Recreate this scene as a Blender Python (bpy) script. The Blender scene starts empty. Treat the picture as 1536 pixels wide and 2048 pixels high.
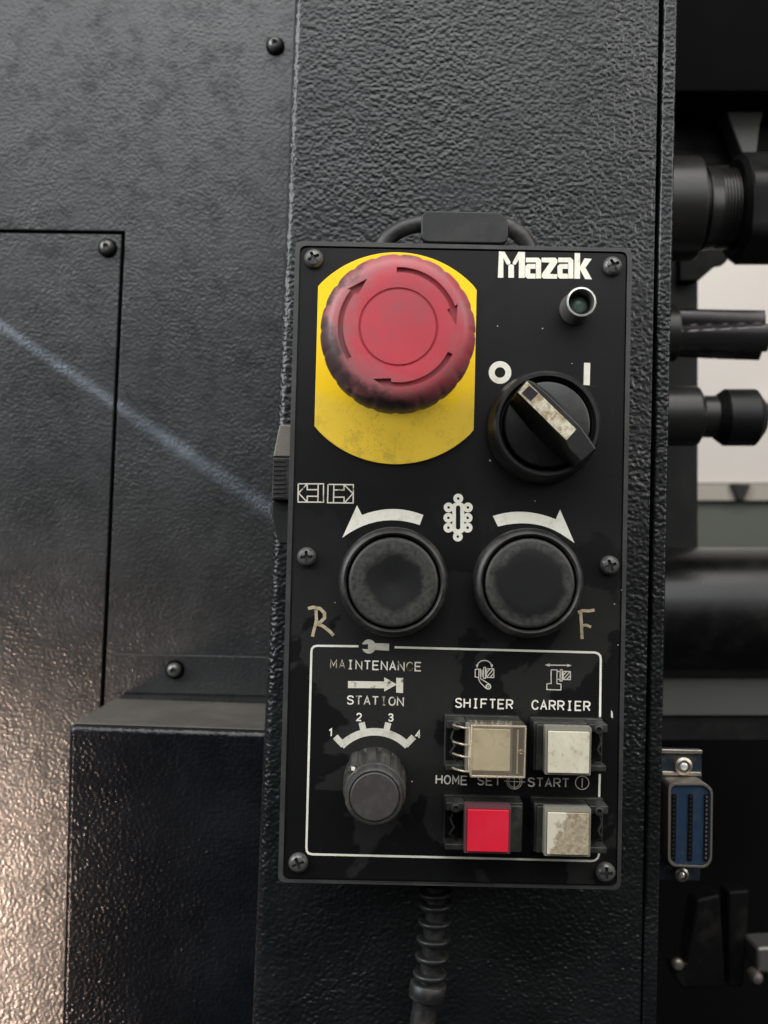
import bpy, bmesh, math, random
from mathutils import Vector, Matrix
from mathutils.geometry import tessellate_polygon
random.seed(7)
S = bpy.context.scene
C = S.collection
PI = math.pi
MM = 0.001

# ------------------------------------------------------------------ camera
# place frame in millimetres: u to the right, v up, w out of the pendant's front face towards the viewer
FPX = 2240.0
ROT = Matrix(((0.99971017, 0.02399946, 0.00189893), (-0.02404481, 0.99928164, 0.02929254), (-0.00119456, -0.02932971, 0.99956908)))
CAM = Vector((-21.236548, 4.50473395, 316.86362044))

def W3(u, v, w):
    return Vector((u * MM, -w * MM, v * MM))

def at(px, py, w=0.0):
    """point of the plane at height w that lies behind a pixel of the 1536 x 2048 photograph -> (u, v)"""
    d = ROT.transposed() @ Vector(((px - 768) / FPX, -(py - 1024) / FPX, -1.0))
    t = (w - CAM.z) / d.z
    return (CAM.x + d.x * t, CAM.y + d.y * t)

cam_data = bpy.data.cameras.new('camera')
cam = bpy.data.objects.new('camera', cam_data); C.objects.link(cam)
ax = [W3(*ROT[i]) .normalized() for i in range(3)]
m = Matrix.Identity(4)
for i in range(3):
    for j in range(3):
        m[j][i] = ax[i][j]
m.translation = W3(*CAM)
cam.matrix_world = m
cam_data.sensor_fit = 'VERTICAL'; cam_data.sensor_height = 36.0; cam_data.sensor_width = 27.0
cam_data.lens = FPX / 2048 * 36.0
cam_data.clip_start = 0.01; cam_data.clip_end = 20.0
cam_data.dof.use_dof = True
cam_data.dof.focus_distance = 0.312
cam_data.dof.aperture_fstop = 20.0
S.camera = cam

# ------------------------------------------------------------------ world, lamps, exposure
wd = bpy.data.worlds.new("World"); S.world = wd; wd.use_nodes = True
wd.node_tree.nodes['Background'].inputs[0].default_value = (0.9, 0.95, 1.0, 1)
wd.node_tree.nodes['Background'].inputs[1].default_value = 0.03
S.view_settings.view_transform = 'Standard'; S.view_settings.look = 'None'
S.view_settings.exposure = 0.0; S.view_settings.gamma = 1.0
S.cycles.max_bounces = 8
S.cycles.use_denoising = True

def area(name, pos, target, sx, sy, power, color=(1, 1, 1), spread=180, roll=0):
    L = bpy.data.lights.new(name, 'AREA'); L.shape = 'RECTANGLE'; L.size = sx * MM; L.size_y = sy * MM
    L.energy = power; L.color = color; L.spread = math.radians(spread)
    o = bpy.data.objects.new(name, L); C.objects.link(o)
    p = W3(*pos); o.location = p
    q = (W3(*target) - p).to_track_quat('-Z', 'Y')
    o.rotation_euler = (q.to_matrix() @ Matrix.Rotation(roll, 3, 'Z')).to_euler()
    return o

area('ceiling_lamp', (-60, 860, 840), (-20, 60, -40), 1300, 720, 10.5, (0.975, 0.99, 1.0))
area('front_fill', (0, 320, 1000), (0, 20, -40), 1200, 260, 0.8, (0.97, 0.99, 1.0))
area('overhead_fill', (60, 1050, 330), (0, 0, -60), 1100, 450, 8, (1.0, 0.98, 0.94))  # unseen steep fill, added to raise the diffuse light
area('left_window_lamp', (-1150, 560, 600), (-110, 60, -100), 600, 900, 17.0, (0.95, 0.98, 1.0))
area('left_edge_fill', (-900, 480, 120), (-80, 60, -45), 160, 900, 3.0, (0.95, 0.98, 1.0))  # unseen narrow lamp, added to brighten the column's rounded left edge
area('right_fill', (1050, 560, 600), (60, 0, 0), 600, 900, 9.5, (1.0, 0.99, 0.96))  # added fill for diffuse light from the right, no window known there
area('floor_glow_lamp', (-570, -470, 300), (-305, -310, -160), 300, 420, 1.1, (1.0, 0.73, 0.56), 20)
area('far_wall_fill', (250, 500, -420), (180, 0, -800), 500, 300, 0.5, (1.0, 0.95, 0.92))  # unseen lamp added to brighten the pale far wall
SA, SB = at(-420, 325, -160), at(550, 1030, -160)
area('strip_light', (*SA, -112), (*SB, -165), 60, 2.5, 0.012, (0.66, 0.82, 1.0), 2.2)

# ------------------------------------------------------------------ materials
def newmat(name):
    mt = bpy.data.materials.new(name); mt.use_nodes = True
    nt = mt.node_tree; b = nt.nodes['Principled BSDF']
    return mt, nt, b

def N(nt, typ, **kw):
    n = nt.nodes.new(typ)
    for k, v in kw.items():
        if k.startswith('i_'):
            n.inputs[k[2:].replace('_', ' ')].default_value = v
        else:
            setattr(n, k, v)
    return n

def coord(nt, scale=(1, 1, 1), loc=(0, 0, 0)):
    tc = N(nt, 'ShaderNodeTexCoord'); mp = N(nt, 'ShaderNodeMapping')
    nt.links.new(tc.outputs['Object'], mp.inputs['Vector'])
    mp.inputs['Scale'].default_value = scale; mp.inputs['Location'].default_value = loc
    return mp.outputs[0]

def noise(nt, vec, scale, detail=3, rough=0.5, dist=0.0):
    n = N(nt, 'ShaderNodeTexNoise'); n.inputs['Scale'].default_value = scale
    n.inputs['Detail'].default_value = detail; n.inputs['Roughness'].default_value = rough
    n.inputs['Distortion'].default_value = dist
    nt.links.new(vec, n.inputs['Vector']); return n.outputs[0]

def ramp(nt, fac, stops, interp='LINEAR'):
    r = N(nt, 'ShaderNodeValToRGB'); cr = r.color_ramp; cr.interpolation = interp
    while len(cr.elements) < len(stops): cr.elements.new(0.5)
    for e, (p, c) in zip(cr.elements, stops):
        e.position = p
        e.color = (c, c, c, 1) if isinstance(c, (int, float)) else (*c, 1)
    nt.links.new(fac, r.inputs[0]); return r.outputs[0]

def mix(nt, fac, a, b):
    n = N(nt, 'ShaderNodeMix', data_type='RGBA')
    for sock, val in ((n.inputs['Factor'], fac), (n.inputs[6], a), (n.inputs[7], b)):
        if hasattr(val, 'is_linked'): nt.links.new(val, sock)
        elif isinstance(val, (int, float)): sock.default_value = val
        else: sock.default_value = (*val, 1)
    return n.outputs[2]

def math_(nt, op, a, b=0.5):
    n = N(nt, 'ShaderNodeMath', operation=op)
    for i, val in enumerate((a, b)):
        if hasattr(val, 'is_linked'): nt.links.new(val, n.inputs[i])
        else: n.inputs[i].default_value = val
    return n.outputs[0]

def bump(nt, b, h, strength, dist):
    bp = N(nt, 'ShaderNodeBump'); bp.inputs['Strength'].default_value = strength; bp.inputs['Distance'].default_value = dist
    nt.links.new(h, bp.inputs['Height']); nt.links.new(bp.outputs[0], b.inputs['Normal']); return bp

def coating(name, col, rough, strength, scale=1.0, rvar=0.1, spec=0.5, dist=0.0004, st=1.3, mot=0.85, msc=60):
    """dark wrinkled powder coat"""
    mt, nt, b = newmat(name)
    v = coord(nt, (1, 1, st))
    n1 = noise(nt, v, 680 * scale, 0.4, 0.4, 0.0)
    n2 = noise(nt, v, 1500 * scale, 2.0, 0.5, 0.3)
    vo = N(nt, 'ShaderNodeTexVoronoi', feature='SMOOTH_F1'); vo.inputs['Scale'].default_value = 700 * scale
    vo.inputs['Smoothness'].default_value = 1.0
    nt.links.new(v, vo.inputs['Vector'])
    h = math_(nt, 'ADD', math_(nt, 'MULTIPLY', n1, 1.9), math_(nt, 'MULTIPLY', n2, 0.05))
    h = math_(nt, 'SUBTRACT', h, math_(nt, 'MULTIPLY', vo.outputs[0], 0.55))
    lv = coord(nt)
    bpn = bump(nt, b, h, strength, dist)
    nt.links.new(ramp(nt, noise(nt, lv, 34, 5, 0.65), [(0.32, strength * 0.55), (0.68, min(1.0, strength * 1.3))]), bpn.inputs['Strength'])
    big = noise(nt, lv, 26, 6, 0.68)
    c2 = tuple(x * 1.45 + 0.004 for x in col)
    nt.links.new(mix(nt, ramp(nt, big, [(0.42, 0), (0.7, 1)]), col, c2), b.inputs['Base Color'])
    nt.links.new(math_(nt, 'ADD', math_(nt, 'MULTIPLY', big, rvar), rough - rvar * 0.5), b.inputs['Roughness'])
    sm_ = ramp(nt, noise(nt, lv, msc, 6, 0.7), [(0.50, spec), (0.66, spec * mot)])
    nt.links.new(sm_, b.inputs['Specular IOR Level'])
    return mt

def plastic(name, col, rough=0.45, spec=0.5, dust=0.5, dustcol=(0.16, 0.15, 0.13), bscale=900, bstr=0.12, dscale=60, metal=0.0):
    mt, nt, b = newmat(name)
    v = coord(nt)
    n1 = noise(nt, v, dscale, 6, 0.65); n2 = noise(nt, v, 2600, 2)
    f = math_(nt, 'MULTIPLY', ramp(nt, n1, [(0.48, 0), (0.78, 1)]), dust)
    sp = math_(nt, 'MULTIPLY', ramp(nt, n2, [(0.70, 0), (0.76, 1)]), dust * 0.6)
    nt.links.new(mix(nt, math_(nt, 'MAXIMUM', f, sp), col, dustcol), b.inputs['Base Color'])
    nt.links.new(math_(nt, 'ADD', math_(nt, 'MULTIPLY', n1, 0.22), rough - 0.11), b.inputs['Roughness'])
    bump(nt, b, noise(nt, v, bscale, 3), bstr, 0.0002)
    b.inputs['Specular IOR Level'].default_value = spec; b.inputs['Metallic'].default_value = metal
    return mt

M = {}
M['column'] = coating('column_coating', (0.0048, 0.0052, 0.0056), 0.33, 0.58, 1.15, 0.10, st=1.12)
M['panel'] = coating('panel_coating', (0.018, 0.0185, 0.019), 0.31, 0.31, 1.12, 0.16, 0.62, st=1.1, mot=0.55, msc=110)
M['ledge'] = coating('ledge_coating', (0.004, 0.0045, 0.006), 0.24, 0.36, 1.1, 0.06, 0.4, st=1.1)
M['ledge_sheen'] = coating('ledge_top_sheen', (0.085, 0.078, 0.066), 0.42, 0.12, 1.0, 0.1)  # paler brown stands for light reflected off the ledge top
M['black'] = plastic('black_plastic', (0.006, 0.006, 0.006), 0.42, 0.5, 0.12)
M['housing'] = plastic('housing_plastic', (0.030, 0.030, 0.029), 0.42, 0.6, 0.45, (0.08, 0.078, 0.07), 700, 0.2, 90)
M['dusty'] = plastic('dusty_black_plastic', (0.014, 0.014, 0.013), 0.5, 0.45, 0.5, (0.11, 0.105, 0.09), 1100, 0.35, 130)
M['rubber'] = plastic('rubber', (0.010, 0.010, 0.010), 0.46, 0.5, 0.6, (0.09, 0.078, 0.07), 900, 0.2, 150)
M['dial'] = plastic('dial_black', (0.008, 0.008, 0.008), 0.38, 0.5, 0.25, (0.07, 0.068, 0.06), 900, 0.1, 110)
M['dark'] = plastic('dark_metal', (0.004, 0.004, 0.004), 0.45, 0.35, 0.05)
M['matte'] = plastic('matte_black', (0.002, 0.002, 0.002), 0.7, 0.03, 0.0)
M['dim'] = plastic('dim_black_metal', (0.004, 0.004, 0.004), 0.5, 0.12, 0.1)
M['drum'] = plastic('drum_black', (0.003, 0.003, 0.003), 0.30, 0.45, 0.05)
M['bright_oxide'] = plastic('ground_steel', (0.085, 0.08, 0.08), 0.24, 0.5, 0.2, (0.05, 0.045, 0.04), 900, 0.08, 60, 0.85)
M['void'] = plastic('void_black', (0.003, 0.003, 0.003), 0.8, 0.1, 0.0)
M['steel'] = plastic('blued_steel', (0.17, 0.165, 0.155), 0.36, 0.5, 0.2, (0.12, 0.10, 0.08), 900, 0.05, 60, 0.6)
M['oxide'] = plastic('oxide_black_steel', (0.022, 0.021, 0.020), 0.34, 0.5, 0.3, (0.07, 0.055, 0.045), 900, 0.08, 60, 0.3)
M['brightsteel'] = plastic('worn_steel', (0.42, 0.38, 0.33), 0.38, 0.5, 0.6, (0.2, 0.17, 0.13), 900, 0.1, 300, 0.9)
M['chrome'] = plastic('chrome', (0.70, 0.70, 0.66), 0.25, 0.5, 0.1, (0.4, 0.38, 0.33), 900, 0.02, 300, 0.4)
M['screw'] = plastic('black_zinc_screw', (0.13, 0.13, 0.125), 0.32, 0.6, 0.5, (0.18, 0.17, 0.15), 1200, 0.2, 400, 0.55)
M['greybeam'] = plastic('grey_paint', (0.085, 0.085, 0.08), 0.45, 0.5, 0.3, (0.08, 0.08, 0.07))
M['blue'] = plastic('blue_insulator', (0.010, 0.028, 0.060), 0.45, 0.4, 0.7, (0.04, 0.045, 0.05), 900, 0.15, 300)
M['bluesteel'] = plastic('blue_plated_steel', (0.028, 0.042, 0.06), 0.4, 0.5, 0.7, (0.16, 0.13, 0.10), 900, 0.15, 300, 0.6)
M['taupe'] = plastic('taupe_plastic', (0.15, 0.135, 0.115), 0.5, 0.4, 0.5, (0.08, 0.05, 0.04), 1500, 0.4, 300)
M['wall'] = plastic('pale_wall_paint', (0.60, 0.555, 0.51), 0.7, 0.2, 0.25, (0.55, 0.48, 0.42), 30, 0.05, 6)
M['wallgrey'] = plastic('grey_wall_paint', (0.10, 0.105, 0.09), 0.7, 0.2, 0.1)
M['walltrim'] = plastic('trim_paint', (0.36, 0.33, 0.28), 0.7, 0.2, 0.1)
M['lensgreen'] = plastic('green_lens', (0.10, 0.17, 0.13), 0.25, 0.5, 0.3, (0.2, 0.24, 0.2))
M['red_lens'] = plastic('red_lens', (0.56, 0.012, 0.032), 0.36, 0.45, 0.25, (0.5, 0.05, 0.06), 900, 0.05, 120)
M['frame_clear'] = plastic('smoky_lens_frame', (0.20, 0.19, 0.155), 0.3, 0.5, 0.4, (0.10, 0.09, 0.07), 900, 0.1, 200)
M['redframe'] = plastic('dark_red_lens_frame', (0.10, 0.045, 0.05), 0.35, 0.5, 0.3, (0.08, 0.06, 0.06))
M['violet'] = plastic('violet_black_window', (0.022, 0.018, 0.026), 0.25, 0.5, 0.1)

def ink(name, col, worn, lo, hi, scale=330):
    mt, nt, b = newmat(name)
    v = coord(nt)
    n = noise(nt, v, scale, 5, 0.65)
    n2 = noise(nt, v, 1800, 3)
    c = mix(nt, ramp(nt, n, [(lo, 0), (hi, 1)]), col, worn)
    c = mix(nt, ramp(nt, n2, [(0.60, 0), (0.75, 0.5)]), c, tuple(x * 0.55 for x in col))
    nt.links.new(c, b.inputs['Base Color'])
    b.inputs['Roughness'].default_value = 0.5; b.inputs['Specular IOR Level'].default_value = 0.3
    return mt
M['ink'] = ink('white_ink', (0.74, 0.72, 0.62), (0.58, 0.54, 0.42), 0.5, 0.8)
M['ink_grey'] = ink('greyed_ink', (0.56, 0.54, 0.47), (0.36, 0.32, 0.24), 0.45, 0.75)
M['ink_worn'] = ink('worn_ink', (0.46, 0.40, 0.29), (0.045, 0.035, 0.028), 0.42, 0.62, 520)
M['ink_half'] = ink('half_worn_ink', (0.60, 0.57, 0.47), (0.12, 0.09, 0.06), 0.55, 0.68, 420)
M['marker'] = ink('tan_marker', (0.47, 0.39, 0.26), (0.20, 0.16, 0.10), 0.48, 0.7, 500)

def mk_lens(name, c0, c1, c2, lo, hi, scale):
    mt, nt, b = newmat(name); v = coord(nt)
    n = noise(nt, v, scale, 6, 0.6, 0.6); n2 = noise(nt, v, scale * 6, 3)
    c = mix(nt, ramp(nt, n, [(lo, 0), (hi, 1)]), c0, c1)
    c = mix(nt, ramp(nt, n2, [(0.56, 0), (0.72, 0.6)]), c, c2)
    nt.links.new(c, b.inputs['Base Color']); b.inputs['Roughness'].default_value = 0.4
    bump(nt, b, n, 0.15, 0.0003)
    return mt
M['lens_cream'] = mk_lens('cream_lens', (0.80, 0.73, 0.55), (0.72, 0.65, 0.48), (0.50, 0.43, 0.30), 0.45, 0.6, 60)
M['lens_white'] = mk_lens('yellowed_white_lens', (0.56, 0.53, 0.41), (0.46, 0.42, 0.31), (0.34, 0.25, 0.15), 0.4, 0.7, 110)
M['insert'] = mk_lens('worn_white_insert', (0.66, 0.62, 0.48), (0.36, 0.27, 0.15), (0.22, 0.16, 0.09), 0.42, 0.58, 420)

# dirty lens: clean strip along its left edge, brown grime on the rest
mt, nt, b = newmat('grimy_lens'); v = coord(nt)
sx = N(nt, 'ShaderNodeSeparateXYZ'); nt.links.new(v, sx.inputs[0])
n = noise(nt, v, 260, 4, 0.6)
e = math_(nt, 'ADD', math_(nt, 'MULTIPLY', sx.outputs[0], 170.0), math_(nt, 'MULTIPLY', math_(nt, 'SUBTRACT', n, 0.5), 2.2))
e = math_(nt, 'ADD', e, math_(nt, 'MULTIPLY', sx.outputs[2], -50.0))
msk = ramp(nt, math_(nt, 'ADD', e, 1.02), [(0.42, 0), (0.58, 1)])
g2 = noise(nt, v, 900, 5, 0.7)
gr = mix(nt, ramp(nt, g2, [(0.35, 0), (0.7, 1)]), (0.19, 0.15, 0.095), (0.42, 0.36, 0.26))
nt.links.new(mix(nt, msk, (0.52, 0.47, 0.38), gr), b.inputs['Base Color']); b.inputs['Roughness'].default_value = 0.30
bump(nt, b, g2, 0.3, 0.0002)
M['lens_grimy'] = mt

# front plate: satin black with a film of grease patches
mt, nt, b = newmat('front_plate_film'); v = coord(nt)
n1 = noise(nt, v, 26, 5, 0.55, 0.4); n2 = noise(nt, v, 3300, 2); n3 = noise(nt, v, 300, 5, 0.7)
sxp = N(nt, 'ShaderNodeSeparateXYZ'); nt.links.new(v, sxp.inputs[0])
lowm = ramp(nt, math_(nt, 'ADD', math_(nt, 'MULTIPLY', sxp.outputs[2], -14.0), 0.35), [(0.1, 0.12), (0.6, 1)])
patch = math_(nt, 'MULTIPLY', ramp(nt, n1, [(0.50, 0), (0.515, 1)]), lowm)
f = math_(nt, 'MULTIPLY', patch, ramp(nt, n3, [(0.2, 0.5), (0.7, 1)]))
c = mix(nt, math_(nt, 'MULTIPLY', f, 0.55), (0.0045, 0.0045, 0.0045), (0.020, 0.0195, 0.018))
c = mix(nt, ramp(nt, n2, [(0.755, 0), (0.78, 0.5)]), c, (0.22, 0.21, 0.19))
for sc_, rt in (((60, 1, 1400), 0.5), ((900, 1, 45), -0.35)):
    tc = N(nt, 'ShaderNodeTexCoord'); mp = N(nt, 'ShaderNodeMapping'); nt.links.new(tc.outputs['Object'], mp.inputs[0])
    mp.inputs['Rotation'].default_value = (0, rt, 0); mp.inputs['Scale'].default_value = sc_
    sn = noise(nt, mp.outputs[0], 1.0, 2, 0.5, 0.2)
    ms = math_(nt, 'MULTIPLY', ramp(nt, sn, [(0.735, 0), (0.76, 0.35)]), ramp(nt, n3, [(0.45, 0), (0.6, 1)]))
    c = mix(nt, ms, c, (0.10, 0.10, 0.095))
nt.links.new(c, b.inputs['Base Color'])
nt.links.new(math_(nt, 'ADD', math_(nt, 'MULTIPLY', patch, 0.14), 0.36), b.inputs['Roughness'])
b.inputs['Specular IOR Level'].default_value = 0.30
bump(nt, b, noise(nt, v, 1500, 3), 0.06, 0.0002)
M['plate'] = mt

# yellow plate
mt, nt, b = newmat('yellow_paint'); v = coord(nt)
sx = N(nt, 'ShaderNodeSeparateXYZ'); nt.links.new(v, sx.inputs[0])
n1 = noise(nt, v, 90, 6, 0.62); n2 = noise(nt, v, 1100, 4, 0.7, 1.5); n3 = noise(nt, v, 420, 5, 0.7)
low = math_(nt, 'MULTIPLY', sx.outputs[2], -42.0)
g = ramp(nt, math_(nt, 'ADD', low, math_(nt, 'MULTIPLY', n1, 0.8)), [(0.75, 0), (1.35, 1)])
c = mix(nt, math_(nt, 'MULTIPLY', g, 0.75), (0.86, 0.55, 0.010), (0.74, 0.51, 0.06))
scr = math_(nt, 'MULTIPLY', ramp(nt, n2, [(0.55, 0), (0.66, 1)]), math_(nt, 'ADD', math_(nt, 'MULTIPLY', g, 0.95), 0.10))
lm = ramp(nt, noise(nt, v, 65, 4, 0.7), [(0.42, 0.0), (0.66, 1)])
scr = math_(nt, 'MULTIPLY', scr, lm)
c = mix(nt, scr, c, (0.30, 0.20, 0.05))
c = mix(nt, ramp(nt, n3, [(0.735, 0), (0.755, 0.85)]), c, (0.08, 0.06, 0.03))
c = mix(nt, math_(nt, 'MULTIPLY', ramp(nt, noise(nt, v, 150, 6, 0.75), [(0.52, 0), (0.64, 0.5)]), g), c, (0.42, 0.29, 0.05))
nt.links.new(c, b.inputs['Base Color']); b.inputs['Roughness'].default_value = 0.30
b.inputs['Specular IOR Level'].default_value = 0.35
M['yellow'] = mt

# red cap: faded red, black hand grime round the rim
mt, nt, b = newmat('faded_red_plastic'); v = coord(nt)
sx = N(nt, 'ShaderNodeSeparateXYZ'); nt.links.new(v, sx.inputs[0])
r = math_(nt, 'SQRT', math_(nt, 'ADD', math_(nt, 'MULTIPLY', sx.outputs[0], sx.outputs[0]), math_(nt, 'MULTIPLY', sx.outputs[2], sx.outputs[2])))
n1 = noise(nt, v, 110, 5, 0.6, 0.3); n2 = noise(nt, v, 700, 4, 0.7); n4 = noise(nt, v, 45, 3, 0.5)
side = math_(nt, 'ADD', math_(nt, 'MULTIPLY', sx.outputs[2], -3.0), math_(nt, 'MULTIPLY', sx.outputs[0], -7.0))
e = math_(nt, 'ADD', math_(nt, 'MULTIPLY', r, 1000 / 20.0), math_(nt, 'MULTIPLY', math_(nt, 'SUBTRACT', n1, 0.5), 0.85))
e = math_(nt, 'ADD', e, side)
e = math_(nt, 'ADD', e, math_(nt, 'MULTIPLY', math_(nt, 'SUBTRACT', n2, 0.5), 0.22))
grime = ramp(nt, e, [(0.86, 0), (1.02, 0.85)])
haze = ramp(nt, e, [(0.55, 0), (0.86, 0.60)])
c = mix(nt, ramp(nt, n4, [(0.35, 0), (0.7, 1)]), (0.43, 0.038, 0.055), (0.36, 0.028, 0.042))
sm2 = math_(nt, 'MULTIPLY', ramp(nt, noise(nt, v, 75, 5, 0.65), [(0.50, 0), (0.72, 0.42)]), ramp(nt, n2, [(0.3, 0.5), (0.6, 1)]))
c = mix(nt, sm2, c, (0.16, 0.075, 0.085))
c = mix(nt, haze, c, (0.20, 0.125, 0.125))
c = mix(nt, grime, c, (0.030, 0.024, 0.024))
nt.links.new(c, b.inputs['Base Color'])
nt.links.new(math_(nt, 'ADD', math_(nt, 'MULTIPLY', n2, 0.2), 0.38), b.inputs['Roughness'])
bump(nt, b, n2, 0.08, 0.0002)
M['red'] = mt

# worn button cap: dusty annulus, darker polished middle
def worn_cap(name, seed, r0, r1):
    mt, nt, b = newmat(name); v = coord(nt, (1, 1, 1)); v2 = coord(nt, (1, 1, 1), (seed, seed * 2, seed * 3))
    sx = N(nt, 'ShaderNodeSeparateXYZ'); nt.links.new(v, sx.inputs[0])
    r = math_(nt, 'SQRT', math_(nt, 'ADD', math_(nt, 'MULTIPLY', sx.outputs[0], sx.outputs[0]), math_(nt, 'MULTIPLY', sx.outputs[2], sx.outputs[2])))
    n1 = noise(nt, v2, 140, 4, 0.55); n2 = noise(nt, v2, 900, 5, 0.7)
    e = math_(nt, 'ADD', math_(nt, 'MULTIPLY', r, 80.0), math_(nt, 'MULTIPLY', math_(nt, 'SUBTRACT', n1, 0.5), 0.55))
    msk = math_(nt, 'MULTIPLY', ramp(nt, e, [(r0 - .05, 0), (r1 + .03, 1)]), ramp(nt, n2, [(0.3, 0.15), (0.62, 1)]))
    nt.links.new(mix(nt, msk, (0.006, 0.006, 0.006), (0.038, 0.037, 0.032)), b.inputs['Base Color'])
    nt.links.new(math_(nt, 'ADD', math_(nt, 'MULTIPLY', msk, 0.2), 0.38), b.inputs['Roughness'])
    bump(nt, b, n2, 0.12, 0.0002)
    return mt
M['cap_a'] = worn_cap('worn_cap_left', 0.03, 0.60, 0.66)
M['cap_b'] = worn_cap('worn_cap_right', 0.11, 0.74, 0.80)
M['knob'] = plastic('dusty_knob_plastic', (0.028, 0.027, 0.025), 0.42, 0.5, 0.6, (0.11, 0.105, 0.09), 1100, 0.3, 150)
M['cap_c'] = plastic('worn_knob_face', (0.038, 0.034, 0.031), 0.5, 0.35, 0.5, (0.085, 0.08, 0.075), 900, 0.25, 200)

# aged clear plastic cover (thin sheet)
mt = bpy.data.materials.new('aged_clear_plastic'); mt.use_nodes = True; nt = mt.node_tree; nt.nodes.clear()
out = N(nt, 'ShaderNodeOutputMaterial'); tr = N(nt, 'ShaderNodeBsdfTransparent'); gl = N(nt, 'ShaderNodeBsdfGlossy')
tr.inputs[0].default_value = (0.985, 0.97, 0.94, 1); gl.inputs[0].default_value = (0.85, 0.78, 0.66, 1); gl.inputs['Roughness'].default_value = 0.18
lw = N(nt, 'ShaderNodeLayerWeight'); lw.inputs[0].default_value = 0.35
df = N(nt, 'ShaderNodeBsdfDiffuse'); df.inputs[0].default_value = (0.55, 0.47, 0.36, 1)
md = N(nt, 'ShaderNodeMixShader'); md.inputs[0].default_value = 0.09; nt.links.new(tr.outputs[0], md.inputs[1]); nt.links.new(df.outputs[0], md.inputs[2])
mx = N(nt, 'ShaderNodeMixShader'); nt.links.new(ramp(nt, lw.outputs['Facing'], [(0, 0.05), (1, 0.7)]), mx.inputs[0])
nt.links.new(md.outputs[0], mx.inputs[1]); nt.links.new(gl.outputs[0], mx.inputs[2]); nt.links.new(mx.outputs[0], out.inputs[0])
M['clear'] = mt
m2 = mt.copy(); m2.name = 'aged_clear_plastic_edge'
for nd in m2.node_tree.nodes:
    if nd.type == 'MIX_SHADER' and not nd.inputs[0].is_linked: nd.inputs[0].default_value = 0.30
M['clear_edge'] = m2

# ------------------------------------------------------------------ building helpers (all in u, v, w millimetres)
ORG = {}

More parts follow.
